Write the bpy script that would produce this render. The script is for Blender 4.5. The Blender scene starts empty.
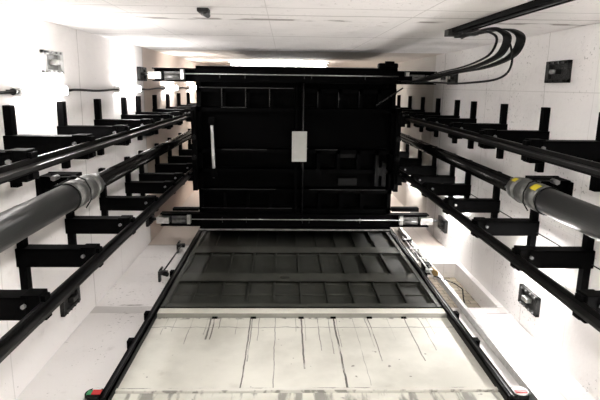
import bpy, bmesh, math, random
from mathutils import Vector, Matrix
random.seed(4)
S = bpy.context.scene
COL = S.collection
PI = math.pi

# ------------------------------------------------------------------ materials
def nodes(m):
    m.use_nodes = True
    return m.node_tree, m.node_tree.nodes['Principled BSDF']

def plain(name, col, rough=.5, metal=0.0, bump=0.0, scale=60, vary=0.0, spec=None):
    m = bpy.data.materials.new(name); nt, b = nodes(m)
    b.inputs['Base Color'].default_value = (*col, 1)
    b.inputs['Roughness'].default_value = rough
    b.inputs['Metallic'].default_value = metal
    if spec is not None: b.inputs['Specular IOR Level'].default_value = spec
    tc = nt.nodes.new('ShaderNodeTexCoord'); n = nt.nodes.new('ShaderNodeTexNoise')
    n.inputs['Scale'].default_value = scale; n.inputs['Detail'].default_value = 4
    nt.links.new(tc.outputs['Object'], n.inputs['Vector'])
    if vary:
        r = nt.nodes.new('ShaderNodeValToRGB')
        r.color_ramp.elements[0].position = .3; r.color_ramp.elements[1].position = .7
        r.color_ramp.elements[0].color = (*[c*(1-vary) for c in col], 1)
        r.color_ramp.elements[1].color = (*[min(1, c*(1+vary)) for c in col], 1)
        nt.links.new(n.outputs['Fac'], r.inputs['Fac']); nt.links.new(r.outputs['Color'], b.inputs['Base Color'])
    if bump:
        bp = nt.nodes.new('ShaderNodeBump'); bp.inputs['Strength'].default_value = bump; bp.inputs['Distance'].default_value = .01
        nt.links.new(n.outputs['Fac'], bp.inputs['Height']); nt.links.new(bp.outputs['Normal'], b.inputs['Normal'])
    return m

def emit(name, col, s):
    m = bpy.data.materials.new(name); nt, b = nodes(m)
    b.inputs['Base Color'].default_value = (.9, .9, .9, 1)
    b.inputs['Emission Color'].default_value = (*col, 1); b.inputs['Emission Strength'].default_value = s
    return m

class NT:
    """small node builder"""
    def __init__(s, nt): s.nt = nt
    def math(s, op, a, b=None, c=None, clamp=False):
        n = s.nt.nodes.new('ShaderNodeMath'); n.operation = op; n.use_clamp = clamp
        for i, v in enumerate((a, b, c)):
            if v is None: continue
            if isinstance(v, (int, float)): n.inputs[i].default_value = v
            else: s.nt.links.new(v, n.inputs[i])
        return n.outputs[0]
    def step(s, v, lo, hi):
        n = s.nt.nodes.new('ShaderNodeMapRange'); n.interpolation_type = 'SMOOTHSTEP'
        s.nt.links.new(v, n.inputs[0]); n.inputs[1].default_value = lo; n.inputs[2].default_value = hi
        return n.outputs[0]
    def noise(s, vec, scale, detail=4, rough=.5):
        n = s.nt.nodes.new('ShaderNodeTexNoise'); n.inputs['Scale'].default_value = scale
        n.inputs['Detail'].default_value = detail; n.inputs['Roughness'].default_value = rough
        s.nt.links.new(vec, n.inputs['Vector']); return n.outputs['Fac']
    def mix(s, fac, a, b):
        n = s.nt.nodes.new('ShaderNodeMix'); n.data_type = 'RGBA'
        if isinstance(fac, (int, float)): n.inputs[0].default_value = fac
        else: s.nt.links.new(fac, n.inputs[0])
        for i, v in ((6, a), (7, b)):
            if isinstance(v, tuple): n.inputs[i].default_value = (*v, 1)
            else: s.nt.links.new(v, n.inputs[i])
        return n.outputs[2]
    def scalevec(s, vec, sc):
        n = s.nt.nodes.new('ShaderNodeMapping'); n.inputs['Scale'].default_value = sc
        s.nt.links.new(vec, n.inputs['Vector']); return n.outputs[0]

def wall_material(name, base, upper, zsplit, joints, cross_axis, cross, speck=.62, blot=.25):
    """painted concrete: blotches, small specks, casting joints, bare concrete above zsplit"""
    m = bpy.data.materials.new(name); nt, b = nodes(m); N = NT(nt)
    tc = nt.nodes.new('ShaderNodeTexCoord'); P = tc.outputs['Object']
    sep = nt.nodes.new('ShaderNodeSeparateXYZ'); nt.links.new(P, sep.inputs[0])
    X, Y, Z = sep.outputs
    big = N.noise(P, 1.3, 5, .6); mid = N.noise(P, 7, 5, .65); fine = N.noise(P, 38, 3, .6)
    c = N.mix(N.math('MULTIPLY', N.step(big, .45, .75), blot), base, tuple(v*.82 for v in base))
    c = N.mix(N.math('MULTIPLY', N.step(mid, .58, .8), blot*1.3), c, (.42, .39, .36))
    # specks (pinholes in the concrete), only in patches
    sp = N.math('MULTIPLY', N.step(fine, speck+.01, speck+.05), N.step(N.noise(P, 2.1, 2), .45, .6))
    c = N.mix(N.math('MULTIPLY', sp, .5), c, (.14, .125, .11))
    wob = N.math('MULTIPLY', N.math('SUBTRACT', N.noise(P, 3.0, 3), .5), .05)
    zz = N.math('ADD', Z, wob)
    if upper: c = N.mix(N.step(zz, zsplit-.01, zsplit+.02), c, upper)
    broken = N.step(N.noise(P, 5, 3), .42, .56)
    lines = None
    for z0, w, s_ in joints:
        l = N.math('MULTIPLY', N.math('LESS_THAN', N.math('ABSOLUTE', N.math('SUBTRACT', zz, z0)), w), s_)
        l = N.math('MULTIPLY', l, broken) if s_ > .5 else l
        lines = l if lines is None else N.math('MAXIMUM', lines, l)
    ax = {'X': X, 'Y': Y}[cross_axis]
    for y0, w, s_ in cross:
        l = N.math('MULTIPLY', N.math('LESS_THAN', N.math('ABSOLUTE', N.math('SUBTRACT', ax, y0)), w), s_)
        lines = l if lines is None else N.math('MAXIMUM', lines, l)
    if lines is not None: c = N.mix(lines, c, (.22, .2, .18))
    nt.links.new(c, b.inputs['Base Color']); b.inputs['Roughness'].default_value = .75
    b.inputs['Specular IOR Level'].default_value = .25
    bp = nt.nodes.new('ShaderNodeBump'); bp.inputs['Strength'].default_value = .35; bp.inputs['Distance'].default_value = .02
    nt.links.new(mid, bp.inputs['Height']); nt.links.new(bp.outputs['Normal'], b.inputs['Normal'])
    return m

WHITE = (.79, .765, .75); BEIGE = (.66, .56, .49)
M = {}
M['wall_l'] = wall_material('white painted concrete left', WHITE, BEIGE, 6.2,
        [(4.29, .008, .4), (5.05, .004, .25), (2.9, .005, .25), (6.2, .012, .5)], 'Y', [(.42, .003, .15), (1.45, .004, .2)], .66, .2)
M['wall_r'] = wall_material('white painted concrete right', WHITE, (.6, .57, .53), 6.9,
        [(3.95, .004, .45), (3.3, .003, .2), (5.1, .004, .35), (4.55, .003, .25), (6.5, .01, .5)], 'Y', [(.02, .003, .25), (.95, .002, .15)], .60, .3)
M['wall_rear'] = wall_material('white painted concrete rear', WHITE, (.62, .56, .5), 6.55,
        [(3.47, .045, .8), (3.25, .02, .4), (4.6, .02, .35), (2.95, .012, .3), (6.55, .014, .5)], 'X', [(-.9, .003, .35), (.75, .004, .35), (-.1, .003, .25)], .63, .5)
M['wall_f'] = wall_material('white painted concrete front', WHITE, (.62, .54, .48), 6.05,
        [(4.2, .07, .35), (4.12, .012, .75), (4.3, .012, .8), (6.05, .02, .4), (5.6, .005, .25)], 'X', [(1.74, .004, .2)], .63, .3)
M['concrete'] = plain('grey concrete', (.45, .43, .41), .85, bump=.3, scale=12, vary=.15)
M['black'] = plain('black paint', (.0010, .0010, .0011), .6, spec=.03, vary=.3, scale=20)
M['carblack'] = plain('black car paint', (.0006, .0006, .0007), .55, spec=.03, vary=.35, scale=14)
M['edge'] = plain('dark steel and highlight strips', (.028, .028, .028), .35, .6, vary=.5, scale=9)
M['pocket'] = plain('bare cast iron', (.014, .0135, .013), .65, .1, bump=.8, scale=90, vary=.6)
M['rail'] = plain('dark guide rail steel', (.003, .0028, .0026), .35, 0, vary=.3, scale=16, spec=.1)
M['railedge'] = plain('planed rail blade', (.010, .0095, .009), .38, .6, vary=.3, scale=12)
M['steel'] = plain('bright galvanised steel', (.5, .5, .48), .35, .85, vary=.25, scale=25)
M['silver'] = plain('aluminium strip', (.52, .52, .51), .4, .7, vary=.15, scale=30)
M['bolt'] = plain('zinc bolt', (.2, .2, .2), .4, .6)
M['barrel'] = plain('grey enamel barrel', (.05, .05, .049), .32, .25, vary=.12, scale=8)
M['gland'] = plain('grey cast gland', (.13, .13, .125), .35, .5, vary=.3, scale=40)
M['ram'] = plain('polished dark ram', (.014, .0135, .013), .2, .9)
M['rubber'] = plain('black rubber', (.004, .004, .004), .5, spec=.12)
M['yellow'] = plain('yellow sticker', (.62, .5, .02), .5, vary=.1)
M['red'] = plain('red sticker', (.55, .03, .03), .45)
M['green'] = plain('green sticker', (.05, .28, .12), .5)
M['whitep'] = plain('white plastic', (.72, .71, .7), .45)
M['greyplate'] = plain('pale grey plate', (.42, .42, .39), .55, vary=.06, scale=10)
M['dimbox'] = plain('dark grey enclosure', (.008, .008, .008), .5, spec=.1)
M['door'] = plain('dark grey green door steel', (.030, .031, .026), .5, spec=.35, vary=.22, scale=5, bump=.05)
M['door2'] = plain('grey green door frame steel', (.046, .047, .039), .48, spec=.4, vary=.25, scale=7)
M['lamp'] = emit('lit fluorescent diffuser', (1, .97, .95), 26)
M['pitlamp'] = emit('lit pit tube diffuser', (1, .98, .94), 45)
M['brass'] = plain('brass', (.35, .24, .1), .35, .8)

def brick_material():
    m = bpy.data.materials.new('pale bare brickwork'); nt, b = nodes(m); N = NT(nt)
    tc = nt.nodes.new('ShaderNodeTexCoord')
    mp = nt.nodes.new('ShaderNodeMapping'); mp.inputs['Rotation'].default_value = (PI/2, 0, 0)
    nt.links.new(tc.outputs['Object'], mp.inputs['Vector'])
    br = nt.nodes.new('ShaderNodeTexBrick'); nt.links.new(mp.outputs[0], br.inputs['Vector'])
    br.inputs['Color1'].default_value = (.42, .37, .29, 1); br.inputs['Color2'].default_value = (.3, .26, .2, 1)
    br.inputs['Mortar'].default_value = (.13, .11, .085, 1); br.inputs['Scale'].default_value = 5
    br.inputs['Mortar Size'].default_value = .02; br.inputs['Brick Width'].default_value = .6; br.inputs['Row Height'].default_value = .42
    nt.links.new(br.outputs['Color'], b.inputs['Base Color']); b.inputs['Roughness'].default_value = .9
    return m
M['brick'] = brick_material()

def fascia_material():
    """cream sheet with rust-black drips that start under the upper edge"""
    m = bpy.data.materials.new('stained cream sheet'); nt, b = nodes(m); N = NT(nt)
    tc = nt.nodes.new('ShaderNodeTexCoord'); P = tc.outputs['Object']
    sep = nt.nodes.new('ShaderNodeSeparateXYZ'); nt.links.new(P, sep.inputs[0]); X, Y, Z = sep.outputs
    X = N.math('ADD', X, .14); Z = N.math('ADD', Z, 2.9)          # back to shaft coordinates
    c = N.mix(N.math('MULTIPLY', N.step(N.noise(P, 1.6, 5, .6), .36, .66), .8), (.72, .71, .645), (.52, .51, .455))
    c = N.mix(N.math('MULTIPLY', N.step(N.noise(P, 6, 5, .65), .6, .78), .4), c, (.42, .39, .33))
    xw = N.math('ADD', X, N.math('MULTIPLY', N.math('SUBTRACT', N.noise(P, 7, 2), .5), .02))
    brk = N.step(N.noise(N.scalevec(P, (30, 1, 3)), 1.5, 4), .36, .5)
    drips = [(-.72, .006, 3.55, .5), (-.60, .005, 3.7, .5), (-.575, .011, 3.62, .8), (-.545, .008, 3.62, .8), (-.50, .006, 3.8, .6), (-.36, .004, 3.7, .5),
             (-.26, .008, 2.95, .85), (-.245, .006, 3.3, .7), (-.19, .005, 3.6, .5), (-.06, .006, 2.97, .6), (.1, .004, 3.75, .5), (.145, .010, 3.2, .85),
             (.17, .004, 3.6, .4), (.275, .006, 3.45, .6), (.36, .006, 3.4, .5), (.405, .011, 2.95, .9), (.425, .005, 3.5, .5), (.56, .004, 3.0, .4), (.66, .006, 3.5, .55),
             (.685, .006, 3.3, .7), (.84, .004, 3.6, .4), (.98, .007, 3.3, .7), (1.1, .007, 3.45, .7), (1.16, .004, 3.7, .5), (-.92, .005, 3.7, .5), (-.85, .004, 3.75, .4)]
    acc = None
    for x0, w, z0, s_ in drips:
        d = N.math('LESS_THAN', N.math('ABSOLUTE', N.math('SUBTRACT', xw, x0)), w*.62)
        d = N.math('MULTIPLY', d, N.math('MULTIPLY', N.math('GREATER_THAN', Z, z0), N.math('LESS_THAN', Z, 3.996))); d = N.math('MULTIPLY', d, s_)
        acc = d if acc is None else N.math('MAXIMUM', acc, d)
    acc = N.math('MULTIPLY', acc, N.math('ADD', N.math('MULTIPLY', brk, .7), .3))
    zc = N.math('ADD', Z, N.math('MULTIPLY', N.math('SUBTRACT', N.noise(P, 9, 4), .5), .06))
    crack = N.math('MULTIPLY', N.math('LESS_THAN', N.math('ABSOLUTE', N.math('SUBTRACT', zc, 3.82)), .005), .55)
    acc = N.math('MAXIMUM', acc, crack)
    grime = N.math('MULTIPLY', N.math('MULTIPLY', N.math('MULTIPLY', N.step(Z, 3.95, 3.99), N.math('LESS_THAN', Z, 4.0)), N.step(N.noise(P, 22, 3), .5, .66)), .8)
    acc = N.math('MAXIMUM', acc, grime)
    low = N.math('MULTIPLY', N.math('MULTIPLY', N.step(N.math('MULTIPLY', Z, -1), -2.93, -2.925), N.step(N.noise(N.scalevec(P, (1, 1, .2)), 14, 4), .5, .62)), .6)
    for zl, wl, sl in ((2.958, .004, .7), (3.996, .005, .6), (4.098, .006, .35)):  # dark lines along the lips; shade under their edges is painted in
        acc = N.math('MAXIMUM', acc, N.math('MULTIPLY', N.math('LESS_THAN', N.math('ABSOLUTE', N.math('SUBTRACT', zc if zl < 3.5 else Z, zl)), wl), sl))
    acc = N.math('MAXIMUM', acc, low)
    spots = N.math('MULTIPLY', N.step(N.noise(P, 17, 2), .73, .76), .6)
    acc = N.math('MAXIMUM', acc, spots)
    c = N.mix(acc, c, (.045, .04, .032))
    nt.links.new(c, b.inputs['Base Color']); b.inputs['Roughness'].default_value = .5; b.inputs['Specular IOR Level'].default_value = .3
    return m
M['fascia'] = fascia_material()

# ------------------------------------------------------------------ mesh helpers
class MB:
    def __init__(s): s.bm = bmesh.new()
    def box(s, x0, x1, y0, y1, z0, z1, bev=0.0):
        t = bmesh.new(); bmesh.ops.create_cube(t, size=1)
        for v in t.verts:
            v.co = Vector(((x0+x1)/2+v.co.x*(x1-x0), (y0+y1)/2+v.co.y*(y1-y0), (z0+z1)/2+v.co.z*(z1-z0)))
        if bev: bmesh.ops.bevel(t, geom=list(t.edges), offset=bev, segments=2, affect='EDGES', profile=.6)
        s._join(t); return s
    def _join(s, t):
        me = bpy.data.meshes.new('tmp'); t.to_mesh(me); t.free(); s.bm.from_mesh(me); bpy.data.meshes.remove(me)
    def cyl(s, p0, p1, r, n=20, r1=None, bev=0.0):
        p0, p1 = Vector(p0), Vector(p1); d = p1-p0
        t = bmesh.new(); bmesh.ops.create_cone(t, cap_ends=True, segments=n, radius1=r, radius2=r if r1 is None else r1, depth=d.length)
        if bev: bmesh.ops.bevel(t, geom=[e for e in t.edges if all(len(f.verts) > 4 for f in e.link_faces) or any(len(f.verts) > 4 for f in e.link_faces)], offset=bev, segments=2, affect='EDGES')
        q = d.to_track_quat('Z', 'Y').to_matrix().to_4x4()
        bmesh.ops.transform(t, matrix=Matrix.Translation((p0+p1)/2) @ q, verts=t.verts)
        for f in t.faces: f.smooth = len(f.verts) == 4
        s._join(t); return s
    def prism(s, pts, z0, z1, axis='Z'):
        """outline pts in the plane across axis, extruded along it"""
        def mk(a, b, c): return {'Z': (a, b, c), 'X': (c, a, b), 'Y': (a, c, b)}[axis]
        t = bmesh.new(); vs = [t.verts.new(mk(a, b, z0)) for a, b in pts]
        f = t.faces.new(vs); r = bmesh.ops.extrude_face_region(t, geom=[f])
        d = Vector(mk(0, 0, z1-z0)); bmesh.ops.translate(t, vec=d, verts=[v for v in r['geom'] if isinstance(v, bmesh.types.BMVert)])
        bmesh.ops.recalc_face_normals(t, faces=t.faces); s._join(t); return s
    def sweep(s, path, sect, up=None):
        """sect: outline in (side, up) swept along path"""
        path = [Vector(p) for p in path]; rings = []
        for i, p in enumerate(path):
            d = (path[min(i+1, len(path)-1)]-path[max(i-1, 0)]).normalized()
            u = Vector(up) if up else (Vector((0, 0, 1)) if abs(d.z) < .9 else Vector((0, 1, 0)))
            side = d.cross(u).normalized(); u2 = side.cross(d)
            rings.append([s.bm.verts.new(p+side*a+u2*b) for a, b in sect])
        n = len(sect)
        for a, b in zip(rings, rings[1:]):
            for k in range(n):
                f = s.bm.faces.new((a[k], a[(k+1) % n], b[(k+1) % n], b[k])); f.smooth = n > 4
        s.bm.faces.new(rings[0][::-1]); s.bm.faces.new(rings[-1]); return s
    def tube(s, path, r, n=10):
        return s.sweep(path, [(r*math.cos(2*PI*k/n), r*math.sin(2*PI*k/n)) for k in range(n)])
    def build(s, name, mat, parent=None, origin=None):
        bmesh.ops.recalc_face_normals(s.bm, faces=s.bm.faces)
        if parent is not None:
            o_ = Vector((0, 0, 0)); p = parent
            while p is not None: o_ += p.location; p = p.parent
        elif origin is not None: o_ = Vector(origin)
        else:
            o_ = Vector((0, 0, 0))
        bmesh.ops.translate(s.bm, vec=-o_, verts=s.bm.verts)
        me = bpy.data.meshes.new(name); s.bm.to_mesh(me); s.bm.free(); me.materials.append(M[mat])
        o = bpy.data.objects.new(name, me); COL.objects.link(o)
        if parent is not None: o.parent = parent
        else: o.location = o_
        return o

def tag(o, label=None, cat=None, group=None, kind=None):
    for k, v in (('label', label), ('category', cat), ('group', group), ('kind', kind)):
        if v: o[k] = v
    return o
def thing(name, loc, label, cat, group=None):
    o = bpy.data.objects.new(name, None); COL.objects.link(o); o.location = loc; o.empty_display_size = .1
    return tag(o, label, cat, group)
def dup(o, loc, label):
    def cp(a, par):
        c = a.copy(); COL.objects.link(c)
        if par is not None: c.parent = par
        for ch in kids[a]: cp(ch, c)
        return c
    kids = {}
    def scan(a):
        kids[a] = list(a.children)
        for ch in kids[a]: scan(ch)
    scan(o)
    c = cp(o, None); c.location = loc; c['label'] = label
    return c
def struct(name, mb, mat, label):
    o = mb.build(name, mat); return tag(o, label, None, None, 'structure')

ORD = ['nearest', 'second', 'third', 'fourth', 'fifth', 'sixth', 'seventh', 'eighth', 'ninth', 'tenth']

# ------------------------------------------------------------------ setting: the shaft
XL, XR, YR, YF, Z0, Z1 = -1.60, 1.92, -.40, 1.86, -1.5, 11.6
struct('wall_left', MB().box(XL-.2, XL, YR-.2, YF+.3, Z0, Z1), 'wall_l', 'white painted concrete shaft wall on the left')
struct('wall_right', MB().box(XR, XR+.2, YR-.2, YF+.3, Z0, Z1), 'wall_r', 'white painted concrete shaft wall on the right')
struct('wall_rear', MB().box(XL, XR, YR-.2, YR, Z0, Z1), 'wall_rear', 'white concrete shaft wall along the top of the view')
# front wall with a broken-out niche to the right of the door
nx0, nx1, nz0, nz1, nd = 1.45, 1.868, 4.245, 5.42, .16
f = MB()
f.box(XL, nx0, YF, YF+.3, Z0, Z1); f.box(nx1, XR, YF, YF+.3, Z0, Z1)
f.box(nx0, nx1, YF, YF+.3, Z0, nz0); f.box(nx0, nx1, YF, YF+.3, nz1, Z1)
struct('wall_front', f, 'wall_f', 'white concrete shaft wall holding the landing door')
struct('trim_1', MB().box(nx0, nx1, YF+nd, YF+.3, nz0, nz1), 'brick', 'pale brickwork at the back of the wall niche')
struct('ceiling', MB().box(XL-.2, XR+.2, YR-.2, YF+.3, Z1, Z1+.2), 'concrete', 'concrete shaft ceiling above the car')
struct('floor', MB().box(XL-.2, XR+.2, YR-.2, YF+.3, Z0-.2, Z0), 'concrete', 'concrete pit floor of the shaft')

# ------------------------------------------------------------------ guide rails (T section)
def rail(side, xb, yc, label):
    """base plate against the brackets at xb, blade pointing to the car"""
    s = 1 if side == 'left' else -1
    t = thing('guide_rail', (xb, yc, Z0), label, 'guide rail', 'car guide rails')
    MB().box(min(xb, xb+s*.014), max(xb, xb+s*.014), yc-.034, yc+.034, Z0, 10.5, .003).build('rail_base', 'rail', t)
    a, b = sorted((xb+s*.012, xb+s*.06))
    MB().box(a, b, yc-.009, yc+.009, Z0, 10.5, .002).build('rail_blade', 'railedge', t)
    return t
LX, RX = -1.13, 1.452
YU, YLO = .362, 1.035
rail('left', LX, YU, 'upper dark T-section guide rail on the left side of the shaft')
rail('left', LX, YLO, 'lower dark T-section guide rail on the left side of the shaft')
rail('right', RX, YU, 'upper dark T-section guide rail on the right side of the shaft')
rail('right', RX, YLO, 'lower dark T-section guide rail on the right side of the shaft')

# ------------------------------------------------------------------ rail brackets
ST = [2.38, 3.12, 3.85, 4.59, 5.34, 5.86, 6.60, 7.34, 8.10, 8.90]
def bracket(side, row, z):
    s = 1 if side == 'left' else -1
    wall = XL if side == 'left' else XR; xb = LX if side == 'left' else RX
    yc = YU if row == 'upper' else YLO
    y0, y1 = (.13, .605) if row == 'upper' else (.72, 1.27)
    def bx(mb, a, b, *r, **k): return mb.box(min(a, b), max(a, b), *r, **k)
    t = thing('rail_bracket', (wall, yc, z), '', 'bracket', f'{row} rail brackets on the {side} wall')
    bx(MB(), wall, wall+s*.045, y0, y1, z-.03, z+.03, bev=.004).build('wall_channel', 'black', t)
    a0 = yc-.062; a1 = yc+.05
    m = MB(); bx(m, wall, xb-s*.055, a0, a1, z-.052, z-.038)                # web facing down the shaft
    bx(m, wall, xb-s*.055, a0, a0+.012, z-.052, z+.05)                       # flanges
    bx(m, wall, xb-s*.055, a1-.012, a1, z-.052, z+.05)
    m.build('arm', 'black', t)
    m = MB(); bx(m, xb-s*.085, xb, yc-.07, yc+.07, z-.048, z+.05, bev=.004)
    tb = m.build('tip_block', 'black', t)
    for yy in (yc-.046, yc+.046):
        m = MB(); bx(m, xb-s*.002, xb+s*.02, yy-.014, yy+.014, z-.03, z+.03, bev=.003)
        m.build('rail_clip', 'black', t)
    b = MB().cyl((xb-s*.068, yc-.022, z-.07), (xb-s*.068, yc-.022, z-.046), .011, 6)
    b.build('bolt', 'bolt', tb)
    return t
for side in ('left', 'right'):
    for row in ('upper', 'lower'):
        proto = None; n = 0
        for z in ST:
            if z < 2.5 and (side, row) == ('right', 'upper'): continue
            w = ORD[n]; n += 1
            lab = f'black {row} rail bracket on the {side} wall, ' + ('nearest of its row' if w == 'nearest' else f'{w} of its row from the nearest')
            if proto is None:
                proto = bracket(side, row, z); proto['label'] = lab; pz = proto.location.copy()
            else: dup(proto, (pz.x, pz.y, z), lab)

# ------------------------------------------------------------------ hydraulic cylinders
def cylinder(side, x):
    s = 1 if side == 'left' else -1; y = .644
    t = thing('hydraulic_cylinder', (x, y, Z0),
              'thick grey hydraulic cylinder along the left wall with plain gland' if side == 'left' else
              'thick grey hydraulic cylinder along the right wall with yellow stickers', 'hydraulic cylinder', 'hydraulic lifting cylinders')
    MB().cyl((x, y, Z0), (x, y, 3.030), .077, 36).build('barrel', 'barrel', t)
    m = MB().cyl((x, y, 3.020), (x, y, 3.130), .084, 36, bev=.006).cyl((x, y, 3.130), (x, y, 3.300), .078, 36).cyl((x, y, 3.300), (x, y, 3.430), .084, 36, r1=.072, bev=.005)
    g = m.build('gland_head', 'gland', t)
    m = MB()
    for k in range(6):
        a = k*PI/3; m.cyl((x+.063*math.cos(a), y+.063*math.sin(a), 3.430), (x+.063*math.cos(a), y+.063*math.sin(a), 3.450), .009, 6)
    m.build('gland_screws', 'bolt', g)
    MB().cyl((x, y, 3.330), (x, y, 8.55), .053, 32).build('ram', 'ram', t)
    ring = [(x+.082*math.cos(a), y+.082*math.sin(a), 2.990) for a in [2*PI*k/24 for k in range(24)]]
    MB().tube(ring+ring[:1], .0045, 8).build('clamp_band', 'rubber', t)
    # bleed hose from the gland back to the wall side
    xw = x-s*.15
    MB().tube([(xw-s*.06, y-.07, 3.280), (xw, y-.075, 3.260), (x-s*.1, y-.085, 3.210), (x-s*.05, y-.092, 3.170), (x, y-.1, 3.150), (x+s*.06, y-.085, 3.130), (x+s*.098, y-.03, 3.110), (x+s*.1, y+.03, 3.100), (x+s*.07, y+.08, 3.090)], .0045, 8).build('bleed_hose', 'rubber', t)
    h = MB().cyl((xw-s*.02, y-.07, 3.230), (xw-s*.02, y-.07, 3.300), .017, 6)
    h.build('hose_fitting', 'bolt', t)
    if side == 'right':
        for z0_, z1_, a0, a1 in ((3.035, 3.115, 3.85, 4.45), (3.320, 3.390, 3.9, 4.3)):
            r = .0915 if z0_ < 3.2 else .0905
            m = MB(); n = 8; vs = []
            for k in range(n+1):
                a = a0+(a1-a0)*k/n
                rr = (.084 if z0_ < 3.2 else .081)
                vs.append([m.bm.verts.new((x+q*math.cos(a), y+q*math.sin(a), zz)) for zz, q in ((z0_, rr+.0005), (z1_, (rr if z0_ < 3.2 else .078)+.0005))])
            for p, q in zip(vs, vs[1:]): m.bm.faces.new((p[0], q[0], q[1], p[1]))
            k = m.build('warning_sticker', 'yellow', t); k['label'] = 'yellow sticker on the cylinder head'
    return t
cylinder('left', -1.24); cylinder('right', 1.55)
def cyl_support(side, x):
    s = 1 if side == 'left' else -1; wall = XL if side == 'left' else XR; y = .644
    t = thing('cylinder_support', (wall, y, 3.4), f'black clamp bracket behind the head of the {side} hydraulic cylinder', 'bracket', 'hydraulic cylinder supports')
    def bx(mb, a, b, *r, **k): return mb.box(min(a, b), max(a, b), *r, **k)
    bx(MB(), wall, wall+s*.02, y-.04, y+.10, 3.40, 3.68, bev=.004).build('wall_plate', 'black', t)
    m = MB(); bx(m, wall, wall+s*.11, y-.04, y+.035, 3.44, 3.46); bx(m, wall, wall+s*.04, y+.03, y+.10, 3.44, 3.46); bx(m, wall+s*.075, wall+s*.11, y+.03, y+.10, 3.44, 3.46)
    bx(m, wall, wall+s*.11, y-.045, y-.03, 3.44, 3.62)
    m.build('arm', 'black', t)
    m = MB(); bx(m, wall, x-s*.14, y-.05, y+.03, 3.60, 3.62); bx(m, wall+s*.06, x-s*.14, y-.05, y-.035, 3.50, 3.62)
    m.build('arm', 'black', t)
    m = MB(); bx(m, x-s*.19, x-s*.08, y-.02, y+.06, 3.26, 3.40, bev=.005); bx(m, x-s*.19, x-s*.14, y-.02, y+.03, 3.38, 3.61); m.build('saddle', 'black', t)
    MB().cyl((wall+s*.14, y-.01, 3.585), (wall+s*.14, y-.01, 3.60), .012, 6).build('bolt', 'bolt', t)
cyl_support('left', -1.24); cyl_support('right', 1.55)

# ------------------------------------------------------------------ light fittings and conduits
def fitting(side, y, z0, z1, label, group):
    s = 1 if side == 'left' else -1; wall = XL if side == 'left' else XR
    t = thing('light_fitting', (wall, y, z0), label, 'light', group)
    def bx(mb, a, b, *r, **k): return mb.box(min(a, b), max(a, b), *r, **k)
    bx(MB(), wall, wall+s*.03, y-.03, y+.03, z0-.02, z1+.02, bev=.004).build('housing', 'whitep', t)
    m = MB(); bx(m, wall+s*.028, wall+s*.066, y-.03, y+.03, z0, z1, bev=.012); m.build('diffuser', 'lamp', t)
    for zz in (z0-.035, z1+.005):
        bx(MB(), wall+s*.005, wall+s*.06, y-.028, y+.028, zz, zz+.03, bev=.006).build('end_cap', 'whitep', t)
    return t
LZ = [(3.24, 3.88), (5.15, 5.84), (7.1, 7.85), (8.9, 9.6)]
RZ = [(1.3, 2.0), (3.35, 4.05), (5.31, 6.03), (7.27, 8.06), (9.1, 9.8)]
YLT, YRT = .055, 1.335
lw = ['nearest bright one in view', 'second bright one in view, beside the car', 'third bright one in view', 'farthest up beside the car']
for (z0, z1), w in zip(LZ, lw):
    fitting('left', YLT, z0, z1, f'lit white tube light on left wall, {w}', 'tube lights on the left wall')
for (z0, z1), w in zip(RZ, ['just outside the right picture edge', 'hidden behind the lower guide rail', 'second up, glowing behind the lower guide rail', 'third up, beside the car', 'farthest up beside the car']):
    fitting('right', YRT, z0, z1, f'lit white tube light on the right wall, {w}', 'tube lights on the right wall')
t = thing('light_fitting', (.1, YR, .5), 'lit white pit light on the rear wall, just outside the top picture edge', 'light')
MB().box(.07, .13, YR, YR+.03, .48, 1.92, .004).build('housing', 'whitep', t)
MB().box(.066, .134, YR+.028, YR+.08, .5, 1.9, .014).build('diffuser', 'pitlamp', t)
t = thing('light_fitting', (-.1, YR, 9.2), 'lit white tube light across the wall above the car', 'light')
MB().box(-.95, .75, YR, YR+.03, 9.17, 9.23, .004).build('housing', 'whitep', t)
MB().box(-.9, .7, YR+.028, YR+.08, 9.166, 9.234, .014).build('diffuser', 'lamp', t)

def conduit(pts, r, label, group, name='power_cable', mat='rubber'):
    o = MB().tube(pts, r, 8).build(name, mat, None, pts[0]); return tag(o, label, 'cable', group)
xw = XL+.042
def wob(z0, z1, n=9, a=.006):
    return [(xw, YLT+.002+a*math.sin(7*k/n+z0)*(0 < k < n), z0+(z1-z0)*k/n) for k in range(n+1)]
conduit(wob(.8, 3.15, 8, .003), .009, 'thin black cable on the left wall running to the nearest tube light', 'cables along the left wall')
conduit(wob(3.91, 5.13), .009, 'thin black wavy cable between the first and second left tube lights', 'cables along the left wall')
conduit(wob(5.86, 7.08), .009, 'thin black cable beyond the second left tube light', 'cables along the left wall')
conduit(wob(7.87, 8.88), .009, 'thin black cable beyond the third left tube light', 'cables along the left wall')
conduit([(XR-.012, 1.06, z) for z in (Z0, 1, 3, 4.6, 6, 9)], .004, 'thin black wire running straight up the right wall', None, 'wire')
t = thing('cable_gland', (XL, YLT, 3.17), 'small grey cable gland at the end of the nearest left tube light', 'cable gland')
MB().cyl((XL+.042, YLT, 3.165), (XL+.042, YLT, 3.206), .016, 6).build('body', 'gland', t)
MB().cyl((XL+.042, YLT, 3.145), (XL+.042, YLT, 3.165), .02, 8).box(XL, XL+.04, YLT-.012, YLT+.012, 3.15, 3.165).build('nut', 'edge', t)

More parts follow.
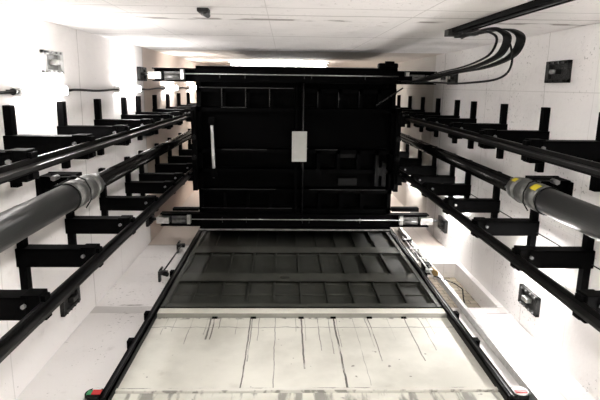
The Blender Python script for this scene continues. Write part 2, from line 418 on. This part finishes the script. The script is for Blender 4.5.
# ------------------------------------------------------------------ cast pockets for the car's resting bolts
def pocket(side, y, z, label, bright=False, h=.15):
    pale = bright and side == 'left'  # pale metals put the nearby lamp's glare into the pocket's colour
    s = 1 if side == 'left' else -1; wall = XL if side == 'left' else XR
    t = thing('wall_pocket', (wall, y, z), label, 'wall pocket', 'cast pockets in the shaft walls')
    def bx(mb, a, b, *r, **k): return mb.box(min(a, b), max(a, b), *r, **k)
    m = MB(); w = .155
    bx(m, wall, wall+s*.03, y-h/2, y-h/2+.025, z-w, z+w*.9, bev=.004); bx(m, wall, wall+s*.03, y+h/2-.025, y+h/2, z-w, z+w, bev=.004)
    bx(m, wall, wall+s*.03, y-h/2, y+h/2, z-w, z-w+.04, bev=.004); bx(m, wall, wall+s*.03, y-h/2, y+h/2, z+w-.05, z+w, bev=.004)
    m.build('frame', 'silver' if pale else 'pocket', t)
    m = MB(); bx(m, wall, wall+s*.008, y-h/2+.01, y+h/2-.01, z-w+.02, z+w-.02); m.build('back', 'gland' if pale else 'pocket', t)
    bx(MB(), wall+s*.006, wall+s*.05, y-.018, y+.018, z-.03, z+.06, bev=.005).build('stop_block', 'steel' if bright else 'edge', t)
    for dy in (-h/2+.012, h/2-.012):
        for dz in (-.11, -.04, .03, .1):
            MB().cyl((wall+s*.028, y+dy, z+dz), (wall+s*.04, y+dy, z+dz), .008, 6).build('bolt', 'bolt' if bright else 'edge', t)
    return t
pocket('left', -.135, 3.78, 'bolted pocket coloured pale as in lamp glare on the left wall above the nearest tube light', True)
pocket('left', 1.575, 3.75, 'dark cast pocket low on the left wall beside the lower guide rail')
pocket('left', -.105, 6.1, 'dark cast pocket on the left wall at the upper resting bolt')
pocket('left', 1.55, 6.15, 'cast pocket on the left wall at the lower resting bolt')
pocket('right', -.118, 3.75, 'black cast pocket high on the right wall beside the cable loop')
pocket('right', 1.6, 3.8, 'silvery bolted pocket low on the right wall in the bright light', True)
pocket('right', -.11, 6.12, 'dark cast pocket on the right wall at the upper resting bolt')
pocket('right', 1.6, 6.1, 'cast pocket on the right wall at the lower resting bolt')

# ------------------------------------------------------------------ the lift car
CX0, CX1, CY0, CY1, CZ = -.995, 1.275, -.205, 1.66, 6.1
car = thing('lift_car', ((CX0+CX1)/2, (CY0+CY1)/2, CZ), 'black steel freight lift car seen from below with ribbed floor frame', 'lift car')
MB().box(CX0, CX1, CY0, CY1, CZ+.14, CZ+.19).build('floor_plate', 'carblack', car)
m = MB(); w = .05
m.box(CX0, CX1, CY0, CY0+.03, CZ+.19, 8.5); m.box(CX0, CX0+.03, CY0, CY1, CZ+.19, 8.5); m.box(CX1-.03, CX1, CY0, CY1, CZ+.19, 8.5)
m.build('car_wall', 'carblack', car)
MB().box(CX0, CX1, CY0, CY1, 8.5, 8.56).build('car_roof', 'carblack', car)
def channel_x(y, x0, x1, name='cross_beam', h=.12, fl=.05, z=CZ+.02, mat='carblack'):
    m = MB(); m.box(x0, x1, y-.004, y+.004, z, z+h); m.box(x0, x1, y-.004, y+fl, z, z+.008); return m.build(name, mat, car)
def channel_y(x, y0, y1, name='long_beam', h=.12, fl=.045, z=CZ+.02, mat='carblack'):
    m = MB(); m.box(x-.004, x+.004, y0, y1, z, z+h); m.box(x-.004, x+fl, y0, y1, z, z+.008); return m.build(name, mat, car)
for y in (-.2, .03, .25, .72, .95, 1.19, 1.42, 1.64): channel_x(y, CX0, CX1)
for x in (CX0+.004, CX1-.05): channel_y(x, CY0, CY1, 'edge_beam')
for x in (-.715, -.446, -.175): channel_y(x, .03, .25, 'stiffener')
for x in (.375, .61, .845, 1.06):
    channel_y(x, .03, .25, 'stiffener'); channel_y(x, .72, .95, 'stiffener')
for x in (-.72, -.45, -.18, .4, .65, .9): channel_y(x, 1.19, 1.42, 'stiffener')
for x in (.12, .20): channel_y(x, CY0, CY1, 'centre_channel', h=.13, fl=.03, z=CZ-.005)
# thin lighter strips that paint highlights onto the flange edges
def strip(name, x0, x1, y0, y1, z=CZ+.0105, mat='edge'): return MB().box(x0, x1, y0, y1, z, z+.009).build(name, mat, car)
strip('flange_highlight', -.96, .1, .026, .036); strip('flange_highlight', -.72, -.2, .722, .732); strip('flange_highlight', -.72, -.43, .246, .254)
strip('flange_highlight', -.97, -.1, 1.19, 1.198); strip('flange_highlight', .3, 1.2, 1.188, 1.196); strip('flange_highlight', -.97, .1, 1.417, 1.424); strip('flange_highlight', .36, .62, .718, .726)
for x in (-.715, -.446, -.175): strip('flange_highlight', x, x+.01, .04, .24)
for x in (.375, .61, .845): strip('flange_highlight', x, x+.006, .06, .24)
# centre pipe with ties
MB().cyl((.215, CY0+.02, CZ-.02), (.215, CY1-.05, CZ-.02), .008, 10).build('centre_pipe', 'edge', car)
# the two long beams whose sliding bolts rest in the wall pockets
def pawl_beam(y0, y1, xa, xb, z):
    yc = (y0+y1)/2
    m = MB()
    m.box(xa, xb, y0, y0+.012, z, z+.12); m.box(xa, xb, y1-.012, y1, z, z+.12); m.box(xa, xb, y0, y1, z+.1, z+.12)
    m.box(CX0, CX1, y0, y1, z+.004, z+.018)
    b = m.build('bolt_beam', 'black', car)
    for s, xe, xi in ((-1, xa, CX0), (1, xb, CX1)):
        def bx(a, c, *r, **k): return MB().box(min(a, c), max(a, c), *r, **k)
        bx(xe-s*.10, xe+s*.045, yc-.03, yc+.045, z-.01, z+.09, bev=.004).build('sliding_bolt', 'steel', b)
        MB().cyl((xe+s*.04, yc, z+.04), (xe+s*.11, yc, z+.04), .018, 12).build('bolt_nose', 'edge', b)
        mm = MB(); mm.cyl((xe-s*.13, yc+.02, z+.03), (xe-s*.30, yc+.02, z+.03), .03, 14)
        mm.box(min(xe-s*.12, xe-s*.34), max(xe-s*.12, xe-s*.34), yc-.035, yc+.055, z+.05, z+.06)
        mm.build('bolt_actuator', 'gland', b)
        bx(xe-s*.31, xe-s*.35, yc-.06, yc+.05, z-.012, z+.06, bev=.003).build('actuator_lug', 'steel', b)
    MB().cyl((xa+.36, yc-.012, z-.012), (xb-.3, yc-.012, z-.012), .0055, 8).build('control_rod', 'steel', b)
    for x in (-.72, -.44, .22, .3, .9):
        MB().box(x-.005, x+.005, yc-.03, yc+.03, z-.01, z+.004).build('rod_guide', 'edge', b)
    return b
pawl_beam(-.175, -.03, -1.46, 1.70, CZ-.06)
pawl_beam(1.475, 1.625, -1.44, 1.72, CZ-.06)
m = MB(); m.box(CX0, CX1, 1.668, 1.684, CZ-.02, CZ+.0); m.build('sill_edge', 'steel', car)
MB().box(CX0, CX1, 1.655, 1.70, CZ, CZ+.1).build('sill_apron', 'carblack', car)
MB().box(-1.30, -1.0, 1.42, 1.45, CZ-.03, CZ+.06).build('side_strut', 'black', car)
MB().box(1.28, 1.60, 1.40, 1.445, CZ-.03, CZ+.06).build('side_strut', 'black', car)
# guide shoes and uprights either side
for s, xe, xr in ((-1, CX0, LX), (1, CX1, RX)):
    def bx(a, c, *r, **k): return MB().box(min(a, c), max(a, c), *r, **k)
    bx(xe+s*.002, xe+s*.05, .5, .9, CZ+.0, 8.6).build('upright', 'black', car)
    bx(xe+s*.0, xe+s*.055, .24, 1.2, CZ-.06, CZ+.12, bev=.004).build('yoke_plate', 'black', car)
    for yc in (YU, YLO):
        g = bx(xe+s*.03, xr-s*.085, yc-.08, yc+.08, CZ-.1, CZ+.16, bev=.005).build('guide_shoe', 'black', car)
        for dy in (-.032, .032):
            bx(xr-s*.10, xr-s*.03, yc+dy-.018, yc+dy+.018, CZ-.08, CZ+.14, bev=.004).build('shoe_jaw', 'black', g)
        MB().cyl((xe+s*.07, yc-.05, CZ-.115), (xe+s*.07, yc-.05, CZ-.1), .013, 6).build('shoe_bolt', 'edge', g)
    for yc in (.585, .815):
        k = MB().cyl((xe+s*.03, yc, CZ-.075), (xe+s*.03, yc, CZ-.058), .03, 18)
        k.cyl((xe+s*.03, yc, CZ-.09), (xe+s*.03, yc, CZ-.074), .016, 6)
        k.build('yoke_bolt', 'dimbox', car)
    # yoke arm to the ram top
    rx = -1.24 if s < 0 else 1.55
    bx(xe, rx+s*.08, .56, .73, 8.5, 8.62).build('ram_yoke', 'black', car)
# unlit inspection lamp, plate, boxes
la = MB().box(-.86, -.79, .36, .45, CZ-.03, CZ+.05, .006).box(-.845, -.775, .945, 1.04, CZ-.03, CZ+.05, .006).box(-.84, -.80, .4, 1.0, CZ+.02, CZ+.06).build('inspection_lamp', 'black', car)
MB().cyl((-.825, .45, CZ-.01), (-.812, .945, CZ-.01), .017, 14).build('lamp_tube', 'whitep', la)['label'] = 'white unlit lamp tube'
MB().cyl((-.812, 1.05, CZ-.03), (-.812, 1.06, CZ-.03), .012, 8).build('lamp_screw', 'edge', la)
MB().box(.088, .258, .508, .855, CZ-.045, CZ-.035, .002).build('cover_plate', 'greyplate', car)['label'] = 'pale grey plate in the middle of the car underside'
bxm = MB().box(1.06, 1.10, .78, 1.14, CZ-.02, CZ+.08, .004).box(1.14, 1.19, .86, 1.14, CZ-.02, CZ+.08, .004).box(1.10, 1.14, .92, 1.02, CZ-.02, CZ+.08)
bxm.build('switch_box', 'dimbox', car)
for y in (.73, 1.06):
    MB().box(.64, .86, y, y+.09, CZ+.06, CZ+.1, .004).build('cable_box', 'dimbox', car)
MB().cyl((1.03, .21, CZ-.05), (1.33, .01, CZ-.05), .008, 10).build('brace_rod', 'edge', car)
m = MB().box(1.05, 1.27, -.26, -.2, CZ-.04, CZ+.08, .02).cyl((1.12, -.25, CZ-.03), (1.22, -.25, CZ-.03), .03, 14); m.build('cable_hanger', 'black', car)
m = MB().box(1.27, 1.42, -.12, -.04, CZ-.09, CZ-.05, .006); m.build('cable_clamp', 'black', car)

# ------------------------------------------------------------------ landing door
DX0, DX1, DZ0, DZ1 = -1.015, 1.337, 4.13, 6.95
door = thing('landing_door', ((DX0+DX1)/2, YF, DZ0), 'dark grey green ribbed steel landing door above the cream sheet', 'door')
MB().box(DX0, DX1, 1.838, YF, DZ0, DZ1).build('skin', 'door', door)
def drail(z0, z1, y=1.808):
    MB().box(DX0, DX1, y, y+.012, z0, z1).box(DX0, DX1, y, 1.846, z0, z0+.012).box(DX0, DX1, y, 1.846, z1-.012, z1).build('cross_rail', 'door2', door)
drail(4.13, 4.225); drail(4.72, 4.965); drail(5.6, 5.84); drail(6.6, 6.75)
ribx = [-.80, -.565, -.33, -.095, .145, .38, .605, .835, 1.065]
for za, zb in ((4.225, 4.72), (4.965, 5.6), (5.84, 6.6)):
    for x in ribx:
        MB().box(x-.005, x+.005, 1.812, 1.84, za, zb).box(x-.005, x+.022, 1.812, 1.818, za, zb).build('rib', 'door', door)
for za in (4.46,):
    MB().box(DX0, DX1, 1.830, 1.84, za, za+.02).build('mid_bead', 'door2', door)
for x in (DX0, DX1-.04):
    MB().box(x, x+.04, 1.80, 1.846, DZ0, DZ1).build('stile', 'door2', door)
MB().box(-.03, .06, 1.785, 1.797, 4.80, 4.86, .003).build('lifting_lug', 'door2', door)

# ------------------------------------------------------------------ cream sheet below the door
fs = thing('fascia_panel', (.14, YF, 2.9), 'cream sheet panel with black drip stains below the dark door', 'panel')
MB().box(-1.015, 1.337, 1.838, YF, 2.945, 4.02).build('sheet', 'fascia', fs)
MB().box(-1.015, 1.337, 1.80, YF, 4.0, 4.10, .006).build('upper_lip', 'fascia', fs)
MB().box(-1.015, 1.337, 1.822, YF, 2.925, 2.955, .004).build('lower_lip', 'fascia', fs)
for x in (-.55, -.24, .145, .405, .70, .98):
    MB().box(x-.022, x+.022, 1.828, 1.84, 3.975, 3.998, .003).build('fixing_clip', 'black', fs)
lf = tag(MB().box(-1.015, 1.337, 1.835, YF, 1.6, 2.915).build('sheet_panel', 'fascia', None, (0, YF, 2.9)), 'cream stained sheet at the very bottom edge below the dripped panel', 'panel')

# ------------------------------------------------------------------ door guides
def door_guide(side, x0, x1):
    s = 1 if side == 'left' else -1
    t = thing('door_guide', ((x0+x1)/2, YF, 2.85), f'black steel guide rail down the {side} edge of the landing door', 'door guide', 'landing door guides')
    m = MB(); m.box(x0, x1, 1.79, 1.802, 2.80, 7.2); m.box(x0, x0+.012, 1.79, YF, 2.80, 7.2); m.box(x1-.012, x1, 1.79, YF, 2.80, 7.2)
    m.build('channel', 'rail', t)
    a, b = ((x0-.005, x0+.006) if s > 0 else (x1-.006, x1+.005))
    xm = (x0+x1)/2
    MB().box(xm-.004, xm+.004, 1.783, 1.792, 2.80, 7.2).build('bead', 'railedge', t)
    for z in (3.55, 4.02, 5.0):
        xx = x0 if s > 0 else x1
        MB().box(xx-(.045 if s > 0 else 0), xx+(0 if s > 0 else .045), 1.80, YF, z-.03, z+.03, .003).build('fixing_lug', 'black', t)
    xe = x0-.045 if s > 0 else x1+.05
    zc = 2.87
    c = MB().cyl((xe, YF, zc), (xe, 1.80, zc), .056, 28).box(min(xe, xm), max(xe, xm), 1.81, YF, zc-.05, zc+.03)
    c = c.build('end_stop', 'rubber', t); c['label'] = 'round black end stop with a coloured sticker'
    if s > 0:
        MB().cyl((xe, 1.801, zc), (xe, 1.796, zc), .047, 24).build('sticker', 'dimbox', c)
        MB().box(xe-.012, xe+.04, 1.791, 1.797, zc-.026, zc+.02).build('sticker_field', 'red', c)
        MB().box(xe-.04, xe-.014, 1.791, 1.797, zc-.028, zc+.015).build('sticker_field', 'green', c)
        MB().box(xe-.02, xe+.03, 1.791, 1.797, zc+.022, zc+.04).build('sticker_field', 'whitep', c)
    else:
        MB().cyl((xe, 1.801, zc), (xe, 1.796, zc), .05, 24).build('sticker', 'whitep', c)
        MB().box(xe-.035, xe+.035, 1.791, 1.797, zc-.03, zc-.002).build('sticker_field', 'red', c)
    return t
door_guide('left', -1.072, -1.016); door_guide('right', 1.338, 1.394)
o = MB().box(1.515, 1.55, 1.80, YF, 2.2, 6.75, .003).build('cover_strip', 'silver', None, (1.53, YF, 2.2))
tag(o, 'silvery metal strip beside the right door guide', 'metal strip')

# ------------------------------------------------------------------ door lock linkages
t = thing('lock_linkage', (-1.15, YF, 4.9), 'thin dark lock rod with two brackets left of the dark door', 'lock linkage', 'door lock linkages')
MB().cyl((-1.16, 1.77, 4.93), (-1.145, 1.77, 5.75), .008, 10).build('rod', 'edge', t)
for z in (4.86, 5.75):
    m = MB().box(-1.20, -1.11, 1.755, 1.79, z-.02, z+.03, .003).box(-1.20, -1.18, 1.78, YF, z-.02, z+.03).cyl((-1.19, 1.76, z+.03), (-1.19, 1.76, z+.12), .012, 10)
    m.build('rod_bracket', 'edge', t)
MB().cyl((-1.16, 1.768, 4.84), (-1.10, 1.768, 4.80), .022, 14).build('roller', 'rubber', t)
t = thing('lock_linkage', (1.45, YF, 4.9), 'bright lock rods and brackets right of the dark door', 'lock linkage', 'door lock linkages')
MB().cyl((1.43, 1.76, 4.80), (1.43, 1.76, 6.1), .009, 10).build('rod', 'steel', t)
MB().cyl((1.475, 1.765, 5.0), (1.47, 1.765, 5.9), .008, 10).build('rod', 'steel', t)
for z in (4.93, 5.28, 5.62, 5.98):
    MB().box(1.405, 1.51, 1.752, 1.785, z-.025, z+.025, .004).box(1.49, 1.51, 1.77, YF, z-.02, z+.02).build('rod_bracket', 'steel' if z < 5.9 else 'edge', t)
MB().box(1.42, 1.50, 1.755, YF, 5.06, 5.17, .006).build('lock_box', 'dimbox', t)
MB().cyl((1.485, 1.775, 4.86), (1.487, 1.775, 4.99), .028, 16).build('brass_roller', 'brass', t)['label'] = 'brass coloured roller'
conduit([(1.47, 1.8, 4.86), (1.52, 1.785, 4.75), (1.60, 1.785, 4.62), (1.64, 1.80, 4.52), (1.61, 1.84, 4.40), (1.57, YF-.008, 4.22)], .006, 'thin black wire looping below the right lock linkage', None, 'wire')

# ------------------------------------------------------------------ cable tray and travelling cables
tr = thing('cable_tray', (1.19, YR, 3.8), 'long black cable channel on the wall at the upper right', 'cable tray')
MB().box(1.145, 1.165, YR, YR+.028, Z0, 3.86).box(1.225, 1.24, YR, YR+.028, Z0, 3.86).box(1.145, 1.24, YR, YR+.008, Z0, 3.86).build('channel', 'black', tr)
MB().box(1.12, 1.25, YR+.006, YR+.05, 3.76, 3.86, .004).build('end_clamp', 'pocket', tr)
MB().box(1.19, 1.275, YR+.02, YR+.06, 3.60, 3.68, .004).build('cable_clip', 'pocket', tr)
MB().box(1.188, 1.202, YR+.012, YR+.03, Z0, 3.8).build('inner_wire', 'edge', tr)
def smooth(pts, n=6):
    P = [Vector(p) for p in pts]; out = []
    for i in range(len(P)-1):
        a, b, c, d = P[max(i-1, 0)], P[i], P[i+1], P[min(i+2, len(P)-1)]
        for k in range(n):
            t_ = k/n
            out.append(.5*((2*b)+(c-a)*t_+(2*a-5*b+4*c-d)*t_**2+(3*b-a-3*c+d)*t_**3))
    return out+[P[-1]]
def ribbon(xa, xb, xend, zb, ya, yb, w, label, th=.004):
    """flat cable hanging from the tray clamp, looping back up to the car"""
    za = 3.72; ctl = [(xa, ya, za), (xa+(xb-xa)*.4, ya, zb+.62), (xb, ya+.005, zb+.27), (xb, ya+.035, zb+.08), (xb, (ya*.6+yb*.4), zb), (xb, ya*.25+yb*.75, zb+.07),
           (xb, yb-.012, zb+.27), (xb+.01, yb+.012, zb+.6), (xb+(xend-xb)*.3, yb+.03, zb+1.2), (xb+(xend-xb)*.7, -.06, zb+2.2), (xend, -.07, 6.03)]
    pts = smooth(ctl, 5)
    m = MB(); rings = []
    P = [Vector(p) for p in pts]
    for i, p in enumerate(P):
        d = (P[min(i+1, len(P)-1)]-P[max(i-1, 0)]).normalized()
        side = Vector((1, 0, 0)); side = (side-d*side.dot(d)).normalized(); u2 = d.cross(side)
        rings.append([m.bm.verts.new(p+side*a+u2*b) for a, b in ((-w/2, -th), (w/2, -th), (w/2, th), (-w/2, th))])
    for a, b in zip(rings, rings[1:]):
        for k in range(4):
            f_ = m.bm.faces.new((a[k], a[(k+1) % 4], b[(k+1) % 4], b[k])); f_.smooth = True
    m.bm.faces.new(rings[0][::-1]); m.bm.faces.new(rings[-1])
    o = m.build('travelling_cable', 'rubber', None, pts[0])
    return tag(o, label, 'cable', 'travelling cables')
ribbon(1.19, 1.25, 1.32, 2.89, YR+.062, -.135, .05, 'wide flat black cable making the outer right loop below the tray')
ribbon(1.17, 1.165, 1.29, 2.86, YR+.066, -.135, .045, 'wide flat black cable making the inner left loop below the tray')
ribbon(1.20, 1.125, 1.27, 2.90, YR+.072, -.14, .012, 'narrow black cable tucked inside the flat cable loops')
# the round cable with the lowest loop
pts = [(1.20, YR+.05, 3.6), (1.19, YR+.06, 3.2), (1.18, -.31, 2.98), (1.19, -.24, 2.89), (1.2, -.16, 2.86), (1.2, -.10, 2.88), (1.2, -.065, 2.96), (1.2, -.045, 3.12), (1.2, -.035, 3.4), (1.21, -.03, 3.8), (1.24, -.04, 4.4), (1.27, -.05, 5.2), (1.30, -.06, 6.03)]
conduit(smooth(pts), .0065, 'thin round black cable hanging lowest below the flat cable loops', 'travelling cables', 'travelling_cable')

# ------------------------------------------------------------------ rear wall iron
t = thing('wall_hook', (-.43, YR, 3.05), 'small rusty iron stub sticking out of the top wall', 'hook')
MB().box(-.47, -.41, YR, YR+.02, 2.98, 3.07, .004).build('plate', 'pocket', t)
MB().cyl((-.45, YR+.02, 3.05), (-.40, YR+.05, 2.9), .013, 10).build('stub', 'edge', t)

# ------------------------------------------------------------------ world, camera
w = bpy.data.worlds.new('World'); S.world = w; w.use_nodes = True
w.node_tree.nodes['Background'].inputs[0].default_value = (0, 0, 0, 1)
cam = bpy.data.cameras.new('Camera'); co = bpy.data.objects.new('Camera', cam); COL.objects.link(co)
Rw = [[0.99952, -0.01285, -0.02836], [0.00658, 0.97745, -0.21105], [0.03043, 0.21076, 0.97706]]   # rows: right, down, forward
r, d, f = map(Vector, Rw)
co.matrix_world = Matrix(((r.x, -d.x, -f.x, 0), (r.y, -d.y, -f.y, 0), (r.z, -d.z, -f.z, 0), (0, 0, 0, 1)))
cam.sensor_width = 36; cam.lens = 529.81/600*36; cam.clip_start = .05; cam.clip_end = 60
S.camera = co
S.view_settings.view_transform = 'Standard'; S.view_settings.look = 'None'; S.view_settings.gamma = 1
S.view_settings.use_curve_mapping = False
S.view_settings.exposure = 1.75
